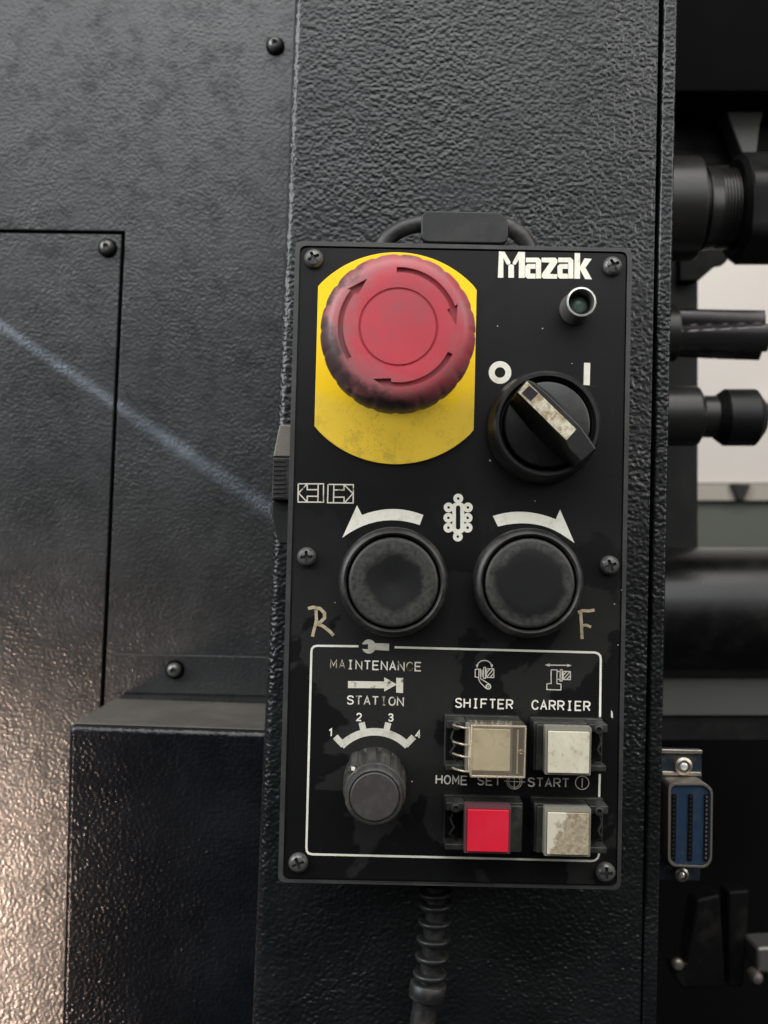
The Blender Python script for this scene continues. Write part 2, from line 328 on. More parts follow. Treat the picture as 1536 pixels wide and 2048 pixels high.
class G:
    def __init__(s): s.v = []; s.f = []
    def add(s, vs, fs):
        o = len(s.v); s.v += [tuple(x) for x in vs]; s.f += [tuple(i + o for i in f) for f in fs]; return s
    def box(s, u0, u1, v0, v1, w0, w1):
        return s.prism([(u0, v0), (u1, v0), (u1, v1), (u0, v1)], w0, w1)
    def prism(s, outline, w0, w1, holes=()):
        loops = [[Vector((a, b, 0)) for a, b in L] for L in [outline, *holes]]
        flat = [p for L in loops for p in L]; n = len(flat)
        tris = tessellate_polygon(loops)
        vs = [(p.x, p.y, w0) for p in flat] + [(p.x, p.y, w1) for p in flat]
        if not holes:
            a = sum(outline[i][0] * outline[(i + 1) % n][1] - outline[(i + 1) % n][0] * outline[i][1] for i in range(n))
            fs = [tuple(range(n, 2 * n)), tuple(reversed(range(n)))] if a > 0 else [tuple(reversed(range(n, 2 * n))), tuple(range(n))]
        else:
            fs = [tuple(i + n for i in t) for t in tris] + [tuple(reversed(t)) for t in tris]
        o = 0
        for L in loops:
            k = len(L)
            for i in range(k):
                j = (i + 1) % k; fs.append((o + i, o + j, o + j + n, o + i + n))
            o += k
        return s.add(vs, fs)
    def lathe(s, c, prof, seg=64, axis=(0, 0, 1), rfun=None, closed=True):
        """prof: (radius, height) list along axis from c=(u,v,w)"""
        a = Vector(axis).normalized(); t = Vector((0, 1, 0)) if abs(a.y) < 0.9 else Vector((1, 0, 0))
        x = a.cross(t).normalized(); x = -x if abs(a.z) > 0.9 and x.x < 0 else x; y = a.cross(x)
        c = Vector(c); vs = []; fs = []
        for k, (r, h) in enumerate(prof):
            for i in range(seg):
                th = 2 * PI * i / seg; rr = r * (rfun(th, k) if rfun else 1)
                vs.append(c + a * h + (x * math.cos(th) + y * math.sin(th)) * rr)
        for k in range(len(prof) - 1):
            for i in range(seg):
                j = (i + 1) % seg; fs.append((k * seg + i, k * seg + j, (k + 1) * seg + j, (k + 1) * seg + i))
        if closed:
            fs.append(tuple(reversed(range(seg)))); fs.append(tuple(range((len(prof) - 1) * seg, len(prof) * seg)))
        return s.add(vs, fs)
    def tube(s, pts, r, seg=16):
        pts = [Vector(p) for p in pts]; vs = []; fs = []; prev = None
        for i, p in enumerate(pts):
            d = (pts[min(i + 1, len(pts) - 1)] - pts[max(i - 1, 0)]).normalized()
            if prev is None: x = d.orthogonal().normalized()
            else: x = (prev - d * prev.dot(d)).normalized()
            prev = x; y = d.cross(x); rr = r[i] if isinstance(r, (list, tuple)) else r
            for k in range(seg):
                th = 2 * PI * k / seg; vs.append(p + (x * math.cos(th) + y * math.sin(th)) * rr)
        for i in range(len(pts) - 1):
            for k in range(seg):
                j = (k + 1) % seg; fs.append((i * seg + k, i * seg + j, (i + 1) * seg + j, (i + 1) * seg + k))
        fs.append(tuple(reversed(range(seg)))); fs.append(tuple(range((len(pts) - 1) * seg, len(pts) * seg)))
        return s.add(vs, fs)
    def build(s, name, mat, parent=None, bevel=0, seg=2, smooth=30, org=None, flip=False, **tags):
        if org is None:
            lo = [min(p[k] for p in s.v) for k in range(3)]; hi = [max(p[k] for p in s.v) for k in range(3)]
            org = ((lo[0] + hi[0]) / 2, (lo[1] + hi[1]) / 2, lo[2])
        me = bpy.data.meshes.new(name)
        me.from_pydata([W3(p[0] - org[0], p[1] - org[1], p[2] - org[2]) for p in s.v], [], s.f)
        bm = bmesh.new(); bm.from_mesh(me)
        bmesh.ops.recalc_face_normals(bm, faces=bm.faces)
        bm.to_mesh(me); bm.free()
        me.materials.append(M[mat])
        me.polygons.foreach_set('use_smooth', [True] * len(me.polygons))
        me.set_sharp_from_angle(angle=math.radians(smooth))
        o = bpy.data.objects.new(name, me); C.objects.link(o)
        place(o, org, parent)
        if bevel:
            bv = o.modifiers.new('bevel', 'BEVEL'); bv.width = bevel * MM; bv.segments = seg
            bv.limit_method = 'ANGLE'; bv.angle_limit = math.radians(40); bv.harden_normals = True
        for k, x in tags.items(): o[k] = x
        return o

def place(o, org, parent):
    po = ORG[parent.name] if parent else (0, 0, 0)
    o.location = W3(org[0] - po[0], org[1] - po[1], org[2] - po[2])
    if parent: o.parent = parent
    ORG[o.name] = org

def thing(name, org, label, cat, group=None, parent=None):
    o = bpy.data.objects.new(name, None); C.objects.link(o); o.empty_display_size = 0.01
    place(o, org, parent)
    if label: o['label'] = label; o['category'] = cat
    if group: o['group'] = group
    return o

def boolean(o, cutter):
    md = o.modifiers.new('cut', 'BOOLEAN'); md.operation = 'DIFFERENCE'; md.solver = 'EXACT'; md.object = cutter
    bpy.context.view_layer.update()
    dg = bpy.context.evaluated_depsgraph_get()
    me = bpy.data.meshes.new_from_object(o.evaluated_get(dg))
    o.modifiers.clear(); o.data = me
    me.polygons.foreach_set('use_smooth', [True] * len(me.polygons)); me.set_sharp_from_angle(angle=math.radians(28))
    bpy.data.objects.remove(cutter)

def P(pts, w=0.0): return [at(x, y, w) for x, y in pts]

def rounded(x0, y0, x1, y1, r, n=5):
    out = []
    for cx, cy, a0 in ((x1 - r, y1 - r, 0), (x0 + r, y1 - r, 90), (x0 + r, y0 + r, 180), (x1 - r, y0 + r, 270)):
        for i in range(n + 1):
            a = math.radians(a0 + 90 * i / n); out.append((cx + r * math.cos(a), cy + r * math.sin(a)))
    return out

def round_poly(pts, r, n=5):
    """rounds every corner of a polygon (mm)"""
    out = []; k = len(pts)
    for i in range(k):
        p = Vector(pts[i]); a = (Vector(pts[i - 1]) - p); b_ = (Vector(pts[(i + 1) % k]) - p)
        d = min(r, a.length / 2.1, b_.length / 2.1); a = p + a.normalized() * d; b_ = p + b_.normalized() * d
        for j in range(n + 1):
            t = j / n; q = a * (1 - t) ** 2 + p * 2 * t * (1 - t) + b_ * t * t; out.append((q.x, q.y))
    return out

def circle(cx, cy, r, n=32, a0=0, a1=360):
    full = abs(a1 - a0) >= 360
    return [(cx + r * math.cos(math.radians(a0 + (a1 - a0) * i / (n if full else n - 1))), cy + r * math.sin(math.radians(a0 + (a1 - a0) * i / (n if full else n - 1)))) for i in range(n)]

def stroke(g, pts, wd_, w0, w1, closed=False):
    """flat ribbon along a polyline (mm), mitred"""
    pts = [Vector(p) for p in pts]; n = len(pts); L = []; R_ = []
    for i in range(n):
        if closed: d0 = pts[i] - pts[i - 1]; d1 = pts[(i + 1) % n] - pts[i]
        else: d0 = pts[i] - pts[max(i - 1, 0)]; d1 = pts[min(i + 1, n - 1)] - pts[i]
        if d0.length < 1e-9: d0 = d1
        if d1.length < 1e-9: d1 = d0
        d0.normalize(); d1.normalize(); nn = Vector((-d0.y - d1.y, d0.x + d1.x))
        if nn.length < 1e-6: nn = Vector((-d0.y, d0.x))
        nn.normalize(); k = max(0.45, nn.dot(Vector((-d0.y, d0.x)))); q = nn * (wd_ / 2 / k)
        L.append(pts[i] + q); R_.append(pts[i] - q)
    vs = [(p.x, p.y, w1) for p in L] + [(p.x, p.y, w1) for p in R_] + [(p.x, p.y, w0) for p in L] + [(p.x, p.y, w0) for p in R_]
    fs = []
    for i in range(n if closed else n - 1):
        j = (i + 1) % n
        fs += [(n + i, n + j, j, i), (i, j, 2 * n + j, 2 * n + i), (n + j, n + i, 3 * n + i, 3 * n + j)]
    if not closed: fs += [(0, 2 * n, 3 * n, n), (n - 1, 2 * n - 1, 4 * n - 1, 3 * n - 1)]
    g.add(vs, fs)

# ------------------------------------------------------------------ machine column behind the pendant
WC = -40.0
def colx(y): return 588 - 0.0417 * y
def grx(y): return 1319 - 0.0180 * y
def gr2(y): return 1328.5 - 0.0212 * y
def outx(y): return 1356 - 0.0205 * y
column = thing('machine_column', (*at(950, 1024, WC), WC), 'upright black wrinkle-coated sheet metal column that the push-button box hangs on', 'machine column')
def bent_sheet():
    rows = []
    for y in (-500, 2500):
        (ul, vl), (ur, vr) = at(colx(y), y, WC), at(grx(y), y, WC); R1, R2 = 3.2, .5; row = [(ul, vl, -230)]
        for k in range(9):
            a = PI / 2 * k / 8; row.append((ul + R1 * (1 - math.cos(a)), vl, WC - R1 * (1 - math.sin(a))))
        for k in range(4):
            a = PI / 2 * k / 3; row.append((ur - R2 * (1 - math.sin(a)), vr, WC - R2 * (1 - math.cos(a))))
        rows.append(row + [(ur, vr, -230)])
    n = len(rows[0])
    return G().add(rows[0] + rows[1], [tuple(range(n)), tuple(range(n, 2 * n))] + [(i, (i + 1) % n, n + (i + 1) % n, n + i) for i in range(n)])
bent_sheet().build('front_sheet', 'column', column, smooth=40)
G().prism(P([(gr2(-500), -500), (gr2(2500), 2500), (outx(2500), 2500), (outx(-500), -500)], WC + 1.0), -230, WC + 1.0).build('edge_strip', 'column', column, 1.0, 3)
G().prism(P([(grx(-500) - 40, -500), (grx(2500) - 40, 2500), (outx(2500) - 14, 2500), (outx(-500) - 14, -500)], WC - 9), -225, WC - 9).build('seam_backing', 'void', column)

# ------------------------------------------------------------------ cabinet side left of the column
WP = -160.0
def gx(y): return 247 - (y - 468) * 42 / 927.0
cab = thing('cabinet_side', (*at(300, 700, WP), WP), 'broad dark grey textured cabinet side behind and left of the column', 'machine cabinet')
gapr = at(255, 468, WP); tl = at(-700, 452, WP)
top = [at(-700, -700, WP), at(900, -700, WP), at(860, 2700, WP), (at(gx(2700), 2700, WP)[0] + .9, at(gx(2700), 2700, WP)[1]), at(251, 462, WP), at(-700, 450, WP)]
G().prism(top, WP - 3, WP).build('fixed_sheet', 'panel', cab, 0.35, 2)
G().prism([at(-700, 457, WP), at(243, 469, WP), (at(gx(2700) - 4, 2700, WP)[0], at(0, 2700, WP)[1]), at(-700, 2700, WP)], WP - 3, WP).build('access_cover', 'panel', cab, 0.35, 2, label='large rectangular access cover below the seam')
G().prism([at(-700, -700, WP), at(900, -700, WP), at(900, 2700, WP), at(-700, 2700, WP)], WP - 12, WP - 6).build('inner_sheet', 'void', cab)
# flange of the ledge box, a folded strip just above the ledge
def cap_screw(parent, px, py, w, sc=1.0):
    u, v = at(px, py, w)
    g = G().lathe((u, v, w), [(4.0 * sc, 0), (4.0 * sc, 0.9), (3.7 * sc, 1.1), (0.5, 1.1)], 32)
    wsh = g.build('screw', 'matte', parent, 0.1)
    hd = G().lathe((u, v, w + 1.1), [(3.0 * sc, 0), (3.05 * sc, 1.2), (2.7 * sc, 2.4), (2.0 * sc, 3.1), (1.35 * sc, 3.3), (1.3 * sc, 1.2), (0.1, 1.1)], 28)
    hd.build('screw_head', 'screw', wsh)
for px, py, sc in ((551, 93, 1.0), (216, 497, 1.0)): cap_screw(cab, px, py, WP, sc)

ledge = thing('ledge_housing', (*at(330, 1440, -92), -160), 'low dark box with a flat top ledge in the lower left beside the column', 'machine housing')
WL = -92.0
lf = [at(137, 1450, WL), at(110, 2500, WL), at(640, 2500, WL), at(640, 1467, WL)]
G().prism(lf, -159.9, WL).build('ledge_box', 'ledge', ledge, 2.4, 4)
# its flat top as a thin smoother skin painted paler for the reflection, set 0.4 mm proud
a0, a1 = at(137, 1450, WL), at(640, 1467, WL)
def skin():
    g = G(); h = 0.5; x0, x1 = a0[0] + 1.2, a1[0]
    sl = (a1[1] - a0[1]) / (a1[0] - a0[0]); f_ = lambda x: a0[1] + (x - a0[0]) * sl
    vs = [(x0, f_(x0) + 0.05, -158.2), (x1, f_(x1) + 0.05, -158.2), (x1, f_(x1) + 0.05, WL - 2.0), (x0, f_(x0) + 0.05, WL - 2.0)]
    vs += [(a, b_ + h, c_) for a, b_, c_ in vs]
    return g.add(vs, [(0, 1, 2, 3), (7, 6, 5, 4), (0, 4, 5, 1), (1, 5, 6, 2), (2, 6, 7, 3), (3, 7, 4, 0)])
skin().build('ledge_top', 'ledge_sheen', ledge, 0.2)
G().prism([at(228, 1306, WP), at(640, 1316, WP), at(640, 1393, WP), at(224, 1384, WP)], WP + 0.05, WP + 1.3).build('mounting_flange', 'panel', ledge, 0.3)
cap_screw(ledge, 350, 1339, WP + 1.3)

# ------------------------------------------------------------------ far right: wall and machine behind the column
def sbox(name, mat, x0, y0, x1, y1, w0, w1, parent=None, bevel=0.5, **t):
    return G().prism(P([(x0, y1), (x1, y1), (x1, y0), (x0, y0)], w1), w0, w1).build(name, mat, parent, bevel, **t)

fw = sbox('far_wall', 'wall', 1000, -900, 2600, 966, -830, -800); fw['kind'] = 'structure'
ft = sbox('wall_skirting', 'walltrim', 1000, 968, 2600, 1001, -830, -792); ft['kind'] = 'structure'
fg = sbox('lower_wall', 'wallgrey', 1000, 1003, 2600, 1700, -830, -801); fg['kind'] = 'structure'
wc_ = G().prism(P([(1462, 968), (1502, 969), (1488, 1000), (1476, 1000)], -785), -795, -785).build('wall_clip', 'dark', None, 1.0, label='small dark blurred clip at the bottom edge of the pale wall', category='clip')
wl = sbox('wall_rail', 'wall', 1515, 796, 2600, 806, -798, -780, label='thin pale horizontal rail on the far wall at the right edge', category='rail')

mb = thing('machine_beam', (*at(1450, 150, -260), -330), 'black machine beam across the upper right corner above the tool holders', 'machine beam')
sbox('upper_beam', 'matte', 1200, -400, 1900, 183, -330, -210, mb, 1.0)
sbox('rear_plate', 'dark', 1200, 186, 1900, 330, -330, -255, mb, 0.6)
G().prism(P([(1360, 470), (1470, 500), (1450, 526), (1434, 529), (1397, 561), (1360, 561)], -262), -269, -262).build('lower_gusset', 'dim', mb, 0.5)
post = sbox('machine_post', 'dark', 1200, 330, 1396, 1110, -330, -270, None, 0.6, label='narrow black vertical post between the column and the pale far wall', category='post')
gf = G().prism(P([(1440, 190), (1534, 193), (1520, 250), (1512, 322), (1490, 322), (1462, 250)], -235), -250, -235).build('beam_reflection', 'greybeam', None, 1.0, label='grey tapering shape standing for a reflection under the black beam at top right', category='plate')  # added shape, its lighter grey stands for reflections on the face behind

def toolthing(label, px, py, w):
    return thing('tool_holder', (*at(px, py, w), w), label, 'tool holder', 'tool holders lying behind the column')
def hexf(th, k):
    return 0.90 / max(0.90, math.cos(((th + 0.3) % (PI / 3)) - PI / 6)) 
def hl(g, px0, px1, py, r0, r1, w, seg=48, rfun=None):
    sc = FPX / (CAM.z - w); u0, v0 = at(px0, py, w); u1, _ = at(px1, py, w); _, v1 = at(px1, py, w)
    d = Vector((u1 - u0, v1 - v0, 0)); L_ = d.length
    g.lathe((u0, v0, w), [(r0 / sc, 0), (r1 / sc, L_)], seg, tuple(d), rfun)
WT = -190.0
t1 = toolthing('large collet chuck holder with threaded neck and wide black nut at upper right', 1440, 418, WT)
g = G(); hl(g, 1300, 1390, 418, 103, 103, WT); g.build('flange', 'oxide', t1, 0.8, label='worn brown-black flange')
g = G(); hl(g, 1390, 1402, 418, 78, 78, WT); g.build('groove', 'dark', t1)
g = G(); hl(g, 1402, 1442, 418, 84, 76, WT); g.build('neck', 'oxide', t1, 0.5)
g = G()
for k in range(6): hl(g, 1428 + k * 6, 1431.5 + k * 6, 418, 80, 80, WT)
g.build('thread', 'oxide', t1)
g = G(); hl(g, 1442, 1464, 418, 74, 74, WT); hl(g, 1464.2, 1475, 418, 96, 107, WT); hl(g, 1475.2, 1560, 418, 110, 110, WT, 48, hexf); hl(g, 1560.2, 1585, 418, 107, 92, WT); g.build('nut', 'dark', t1, 0.4)
# end mill
WE = -200.0
t2 = toolthing('fluted black end mill pointing right against the pale wall', 1440, 668, WE)
sc = FPX / (CAM.z - WE); g = G(); u0, v0 = at(1300, 667, WE); u1, v1 = at(1524, 671, WE)
vs = []; fs = []; nseg = 120; ns = 40
for i in range(ns + 1):
    t = i / ns
    for k in range(nseg):
        th = 2 * PI * k / nseg; ph = (3 * th - t * 1.1 + 1.5) % (2 * PI)
        d_ = max(0.0, 1 - abs(ph - 2.6) / 1.5); rr = 50 / sc * (1 - 0.42 * (d_ ** 0.7 if ph < 2.6 else d_))
        vs.append((u0 + (u1 - u0) * t, v0 + (v1 - v0) * t + rr * math.sin(th), WE + rr * math.cos(th)))
for i in range(ns):
    for k in range(nseg):
        j = (k + 1) % nseg; fs.append((i * nseg + k, i * nseg + j, (i + 1) * nseg + j, (i + 1) * nseg + k))
fs += [tuple(reversed(range(nseg))), tuple(range(ns * nseg, (ns + 1) * nseg))]
g.add(vs, fs).build('fluted_cutter', 'bright_oxide', t2, smooth=50)
g = G(); hl(g, 1250, 1350, 667, 56, 56, WE); g.build('shank', 'oxide', t2, 0.5)
# small collet
t3 = toolthing('smaller collet holder with round black nut below the end mill', 1440, 834, WT)
g = G(); hl(g, 1290, 1392, 832, 60, 60, WT); hl(g, 1392.2, 1402, 832, 60, 45, WT); g.build('body', 'oxide', t3, 0.5)
g = G(); hl(g, 1402.2, 1440, 833, 42, 42, WT); g.build('neck', 'oxide', t3)
g = G(); hl(g, 1430, 1447, 835, 44, 56, WT); hl(g, 1447.2, 1508, 835, 57, 57, WT); hl(g, 1508.2, 1526, 835, 57, 34, WT); g.build('nut', 'dark', t3, 0.3)
# large drum and beam
dr = thing('magazine_drum', (*at(1440, 1226, -260), -260), 'wide dark horizontal cylinder behind the column, between post and grey beam', 'cylinder')
g = G(); hl(g, 1200, 1700, 1226, 131, 131, -250, 96); g.build('drum_body', 'drum', dr)
gb = thing('cross_beam', (*at(1440, 1410, -240), -330), 'plain grey cross beam under the dark cylinder at right', 'beam')
sbox('beam_face', 'greybeam', 1200, 1356, 1800, 1432, -330, -240, gb, 0.8)
sbox('beam_foot', 'dark', 1200, 1433, 1800, 1482, -330, -243, gb, 0.8, label='darker lower edge')
bk = sbox('interior_backdrop', 'void', 1000, 1100, 2400, 3000, -420, -400, None, 0, label='black backdrop sheet for the dark machine interior behind the blue connector', category='machine interior')  # flat black backdrop, the darkness of the depth put into its colour
br = thing('black_bracket', (*at(1420, 1880, -240), -240), 'dim black angled bracket below the blue connector in the lower right', 'bracket')
G().prism(P([(1393, 1800), (1440, 1788), (1452, 1976), (1366, 1978), (1348, 1955), (1345, 1930), (1372, 1925)], -230), -245, -230).build('bracket_arm', 'dim', br, 1.5, 3)
G().prism(P([(1456, 1783), (1500, 1780), (1488, 1975), (1456, 1975)], -236), -250, -236).build('bracket_plate', 'dim', br, 1.5, 3)
G().lathe((*at(1358, 1932, -228), -232), [(2.6, 0), (2.6, 3), (1.9, 3.8), (0.1, 4)], 24).build('bolt', 'brightsteel', br)
cl = thing('metal_clamp', (*at(1530, 1935, -220), -225), 'bright worn metal clamp cut off by the right edge near the bottom', 'clamp')
G().prism(P([(1513, 1895), (1600, 1890), (1600, 1960), (1516, 1945)], -220), -240, -220).build('clamp_body', 'steel', cl, 2.0, 4)
G().lathe((*at(1519, 1962, -215), -225), [(2.9, 0), (3.0, 6), (2.2, 8), (0.1, 8.6)], 24).build('clamp_pin', 'brightsteel', cl)

# ------------------------------------------------------------------ blue connector on the column's edge
WB = -58.0
cn = thing('cable_connector', (*at(1370, 1630, WB), WB), 'blue multi-pin cable connector in a plated metal shell at the column edge', 'connector')
G().prism(round_poly(P([(1318, 1497), (1403, 1499), (1404, 1560), (1400, 1762), (1314, 1760), (1318, 1560)], WB), 0.8), WB - 2, WB).build('flange_plate', 'bluesteel', cn, 0.25)
G().prism(P([(1318, 1497), (1403, 1499), (1403, 1507), (1318, 1505)], WB), WB + .05, WB + 1.2).build('flange_lip', 'brightsteel', cn, 0.3)
G().prism(P([(1322, 1541), (1400, 1543), (1402, 1551), (1322, 1549)], WB), WB + .05, WB + 1.2).build('flange_lip', 'brightsteel', cn, 0.3)
for px, py, r in ((1364, 1530, 2.9), (1360, 1746, 2.3)):
    q = G().lathe((*at(px, py, WB), WB), [(r, 0), (r, 2.2), (r * .72, 2.6), (r * .68, 1.0), (0.1, .9)], 28).build('jack_screw', 'brightsteel', cn)
    G().lathe((*at(px, py, WB), WB + 1.0), [(r * .42, 0), (r * .42, 1.6), (r * .2, 1.9), (.05, 1.9)], 16).build('screw_core', 'chrome', q)
k1 = WB + 11
shell = P([(1337, 1566), (1412, 1566), (1426, 1580), (1424, 1722), (1412, 1736), (1346, 1733), (1336, 1722)], k1)
cu = sum(p[0] for p in shell) / len(shell); cv = sum(p[1] for p in shell) / len(shell)
inner = [(cu + (a - cu) * 0.90, cv + (b_ - cv) * 0.95) for a, b_ in shell]
G().prism(round_poly(shell, 2.0), WB, k1, [round_poly(inner, 1.8)]).build('metal_shell', 'brightsteel', cn, 0.25)
blk = G().prism(round_poly([(cu + (a - cu) * 0.885, cv + (b_ - cv) * 0.94) for a, b_ in shell], 1.6), WB + 0.1, k1 - 0.7).build('blue_insulator', 'blue', cn, 0.1)
for px in (1348, 1381, 1413):
    u, v0 = at(px, 1588, k1 - .6); _, v1 = at(px, 1722, k1 - .6)
    q = G().prism(round_poly([(u - .75, v1), (u + .75, v1), (u + .75, v0), (u - .75, v0)], .5), k1 - .69, k1 - .35).build('contact_row', 'void', cn)
    g = G()
    for i in range(15):
        vv = v0 + (v1 - v0) * (i + .6) / 15.4; g.box(u - .28, u + .28, vv - .35, vv + .35, k1 - .345, k1 - .1)
    g.build('contact_pins', 'oxide' if px != 1413 else 'steel', q)

# ------------------------------------------------------------------ wall hook behind the pendant's loop
hk = thing('wall_hook', (*at(928, 470, -30), WC), 'flat black hook plate with rounded corners on the column above the red button', 'hook')
hp = round_poly(P([(843, 421), (1000, 424), (1016, 438), (1017, 487), (842, 484)], -15), 2.6, 6)
G().prism(hp, -17, -15).build('hook_lip', 'black', hk, 0.45, 3)
u0, v0 = at(845, 474, -15); u1, _ = at(1013, 474, -15)
G().box(u0, u1, v0 - 1.6, v0 - .1, WC + .1, -17.05).build('hook_arm', 'black', hk, 0.2)

# ================================================================== the pendant
pd = thing('control_pendant', (*at(915, 1770, 0), -20), 'black hanging push-button box with red mushroom button on a yellow plate', 'control box')
outer = P([(591, 482), (1264, 497), (1241, 1779), (556, 1764)])
plate = P([(602.5, 494.5), (1253, 507), (1231.5, 1770), (568.5, 1756)])
gapo = P([(599.8, 491.6), (1254.6, 504), (1233.5, 1773), (565.8, 1758.5)])
g = G().prism(round_poly(outer, 2.2), -34, -1.2)
g.build('housing', 'housing', pd, 0.8, 3)
g = G().prism(round_poly(outer, 2.2), -1.1, 0.35, [round_poly(gapo, 2.0)]); g.build('front_rim', 'housing', pd, 0.5, 3)
pl_o = at(911, 1130)
G().prism(round_poly(plate, 2.2), -1.15, 0.0).build('front_plate', 'plate', pd, 0.18, 2, org=(pl_o[0], pl_o[1], 0))

# screws
def pan_screw(px, py, rot, mat='screw'):
    u, v = at(px, py, 2.0)
    o = G().lathe((u, v, 0.02), [(2.7, 0), (2.75, .9), (2.5, 1.6), (1.9, 2.15), (.9, 2.4), (.1, 2.45)], 32).build('screw', mat, pd, smooth=60)
    g = G(); c_ = .45
    cr = [(c_, c_), (c_, 1.75), (-c_, 1.75), (-c_, c_), (-1.75, c_), (-1.75, -c_), (-c_, -c_), (-c_, -1.75), (c_, -1.75), (c_, -c_), (1.75, -c_), (1.75, c_)]
    cr = round_poly(cr, .2, 2); a = math.radians(rot)
    cr = [(u + x * math.cos(a) - y * math.sin(a), v + x * math.sin(a) + y * math.cos(a)) for x, y in cr]
    ct = g.prism(cr, 0.7, 4).build('cut', 'screw'); boolean(o, ct)
for x, y, r_ in ((627, 515, 28), (1227, 530, 27), (613, 1114, 5), (1221, 1131, 20), (596, 1728, 22), (1213, 1747, 2)): pan_screw(x, y, r_)

# loop on top, behind the housing's front
pts = [(762, 520), (764, 497), (776, 477), (797, 461), (824, 451), (858, 448), (1000, 451), (1028, 461), (1047, 477), (1058, 497), (1060, 520)]
sm = []
for i in range(len(pts) - 1):
    p0, p1, p2, p3 = (Vector(pts[max(0, min(len(pts) - 1, i + d))]) for d in (-1, 0, 1, 2))
    for j in range(5):
        t = j / 5; sm.append(0.5 * ((2 * p1) + (p2 - p0) * t + (2 * p0 - 5 * p1 + 4 * p2 - p3) * t * t + (3 * p1 - p0 - 3 * p2 + p3) * t ** 3))
G().tube([(*at(p.x, p.y, -24), -24) for p in sm], 2.6, 20).build('hanging_loop', 'rubber', pd, smooth=60)

# yellow plate and mushroom button
bu, bv_ = at(792, 717, 0)
import_r = 213 / 7.07
cl_, cr_ = P([(638, 570), (628, 850)]), P([(955, 580), (945, 864)])
yp = []
for i in range(96):
    a = 2 * PI * i / 96; x, y = 30.2 * math.cos(a), 30.2 * math.sin(a)
    rl = (cl_[0][0] + cl_[1][0]) / 2 - bu; rr = (cr_[0][0] + cr_[1][0]) / 2 - bu
    yp.append((bu + max(rl, min(rr, x)), bv_ + y))
q = []
for p in yp:
    if not q or (Vector(p) - Vector(q[-1])).length > .05: q.append(p)
yplate = G().prism(q, 0.05, 0.9).build('yellow_plate', 'yellow', pd, 0.15, 2, org=(bu, bv_, 0), label='yellow backing plate, scratched towards the bottom')
# cap
prof = [(12.0, 26.5), (17.2, 27), (18.9, 28), (19.35, 29.5), (19.5, 33), (19.45, 38), (19.15, 41), (18.3, 43.6), (16.9, 45.1), (15.9, 45.55), (14.9, 45.8), (12, 46.0), (9.75, 46.0), (9.6, 45.6), (9.25, 45.6), (9.1, 46.05), (6, 46.1), (0.02, 46.15)]
def scal(th, k):
    dp = 0.016 if 1 <= k <= 6 else (0.008 if k == 7 else 0.0)
    return 1 - dp * max(0.0, math.cos(th * 20)) ** 3
cap = G().lathe((bu, bv_, 0), prof, 320, rfun=scal).build('emergency_stop_button', 'red', pd, smooth=32, org=(bu, bv_, 0), label='faded red mushroom cap with three turn arrows and black grime round its rim')
g = G()
for tip in (3, 124, 245):
    a0, a1 = tip + 90, tip + 19
    o_ = [(14.75, a0 + (a1 - a0) * i / 20) for i in range(21)]; i_ = [(13.45, a1 + (a0 - a1) * i / 20) for i in range(21)]
    arr = o_ + [(15.6, a1 + 1.5), (14.1, tip), (12.6, a1 - 1.0)] + i_
    g.prism([(bu + r * math.cos(math.radians(a)), bv_ + r * math.sin(math.radians(a))) for r, a in arr], 44.7, 48)
boolean(cap, g.build('cut', 'red'))
G().lathe((bu, bv_, 0.9), [(14.5, 0), (14.5, 3), (13.5, 4), (11.6, 5), (11.6, 26.2)], 64).build('button_stem', 'black', cap, 0.2)

# indicator lamp
iu, iv = at(1151, 618, 0)
ind = G().lathe((iu, iv, 0.02), [(4.6, 0), (4.6, .8), (4.35, 1.2), (4.0, 9.2), (3.95, 9.6), (3.55, 9.6), (3.4, 9.2), (3.0, 3.2), (0.1, 3.2)], 56).build('indicator_lamp', 'steel', pd, smooth=40, label='small hollow metal indicator lamp with a green lens')
G().lathe((iu, iv, 9.3), [(3.62, 0), (4.06, 0.0), (4.08, .25), (3.62, .38), (3.62, 0)], 56, closed=False).build('chrome_ring', 'chrome', ind)
G().lathe((iu, iv, 3.25), [(2.7, 0), (2.7, 1.2), (2.2, 2.2), (1.2, 2.7), (.05, 2.8)], 32).build('green_lens', 'lensgreen', ind, smooth=60)

# selector switch
su, sv = at(1083, 857, 0)
sel = G().lathe((su, sv, 0.02), [(15.7, 0), (15.8, 2), (15.6, 5.5), (15.1, 7), (14.9, 9), (14.7, 11.2), (14.1, 11.9), (13.3, 11.9), (13.0, 11.4), (12.9, 9.6), (12.6, 9.4), (12.4, 5), (0.1, 5)], 96).build('selector_switch', 'dial', pd, smooth=35, label='round black rotary selector with a white-striped handle turned to O')
G().lathe((su, sv, 5.2), [(11.85, 0), (11.85, 5.6), (11.6, 6.1), (11.2, 6.3), (.1, 6.3)], 96).build('selector_dial', 'dial', sel)
g = G()
wb, wt = 11.6, 22.5
tp = [(1031, 786), (1054, 759), (1068, 764), (1095, 787), (1162, 853), (1193, 898), (1163, 925), (1138, 900), (1130, 884)]
bt = [(1017, 806), (1058, 762), (1072, 766), (1102, 788), (1166, 853), (1190, 903), (1153, 937), (1110, 908), (1055, 855)]
def loft(g, b0, t0, w0, w1):
    a = [(*at(x, y, w0), w0) for x, y in b0]; c_ = [(*at(x, y, w1), w1) for x, y in t0]; n = len(a)
    g.add(a + c_, [tuple(range(n)), tuple(range(n, 2 * n))] + [(i, (i + 1) % n, n + (i + 1) % n, n + i) for i in range(n)])
loft(g, bt, tp, wb, wt)
g.build('selector_handle', 'black', sel, 0.5, 3)
G().prism(P([(1053.5, 763), (1035.5, 785.5), (1132.5, 881), (1152.5, 859)], wt), wt + .02, wt + .35).build('white_stripe', 'insert', sel, 0.1)
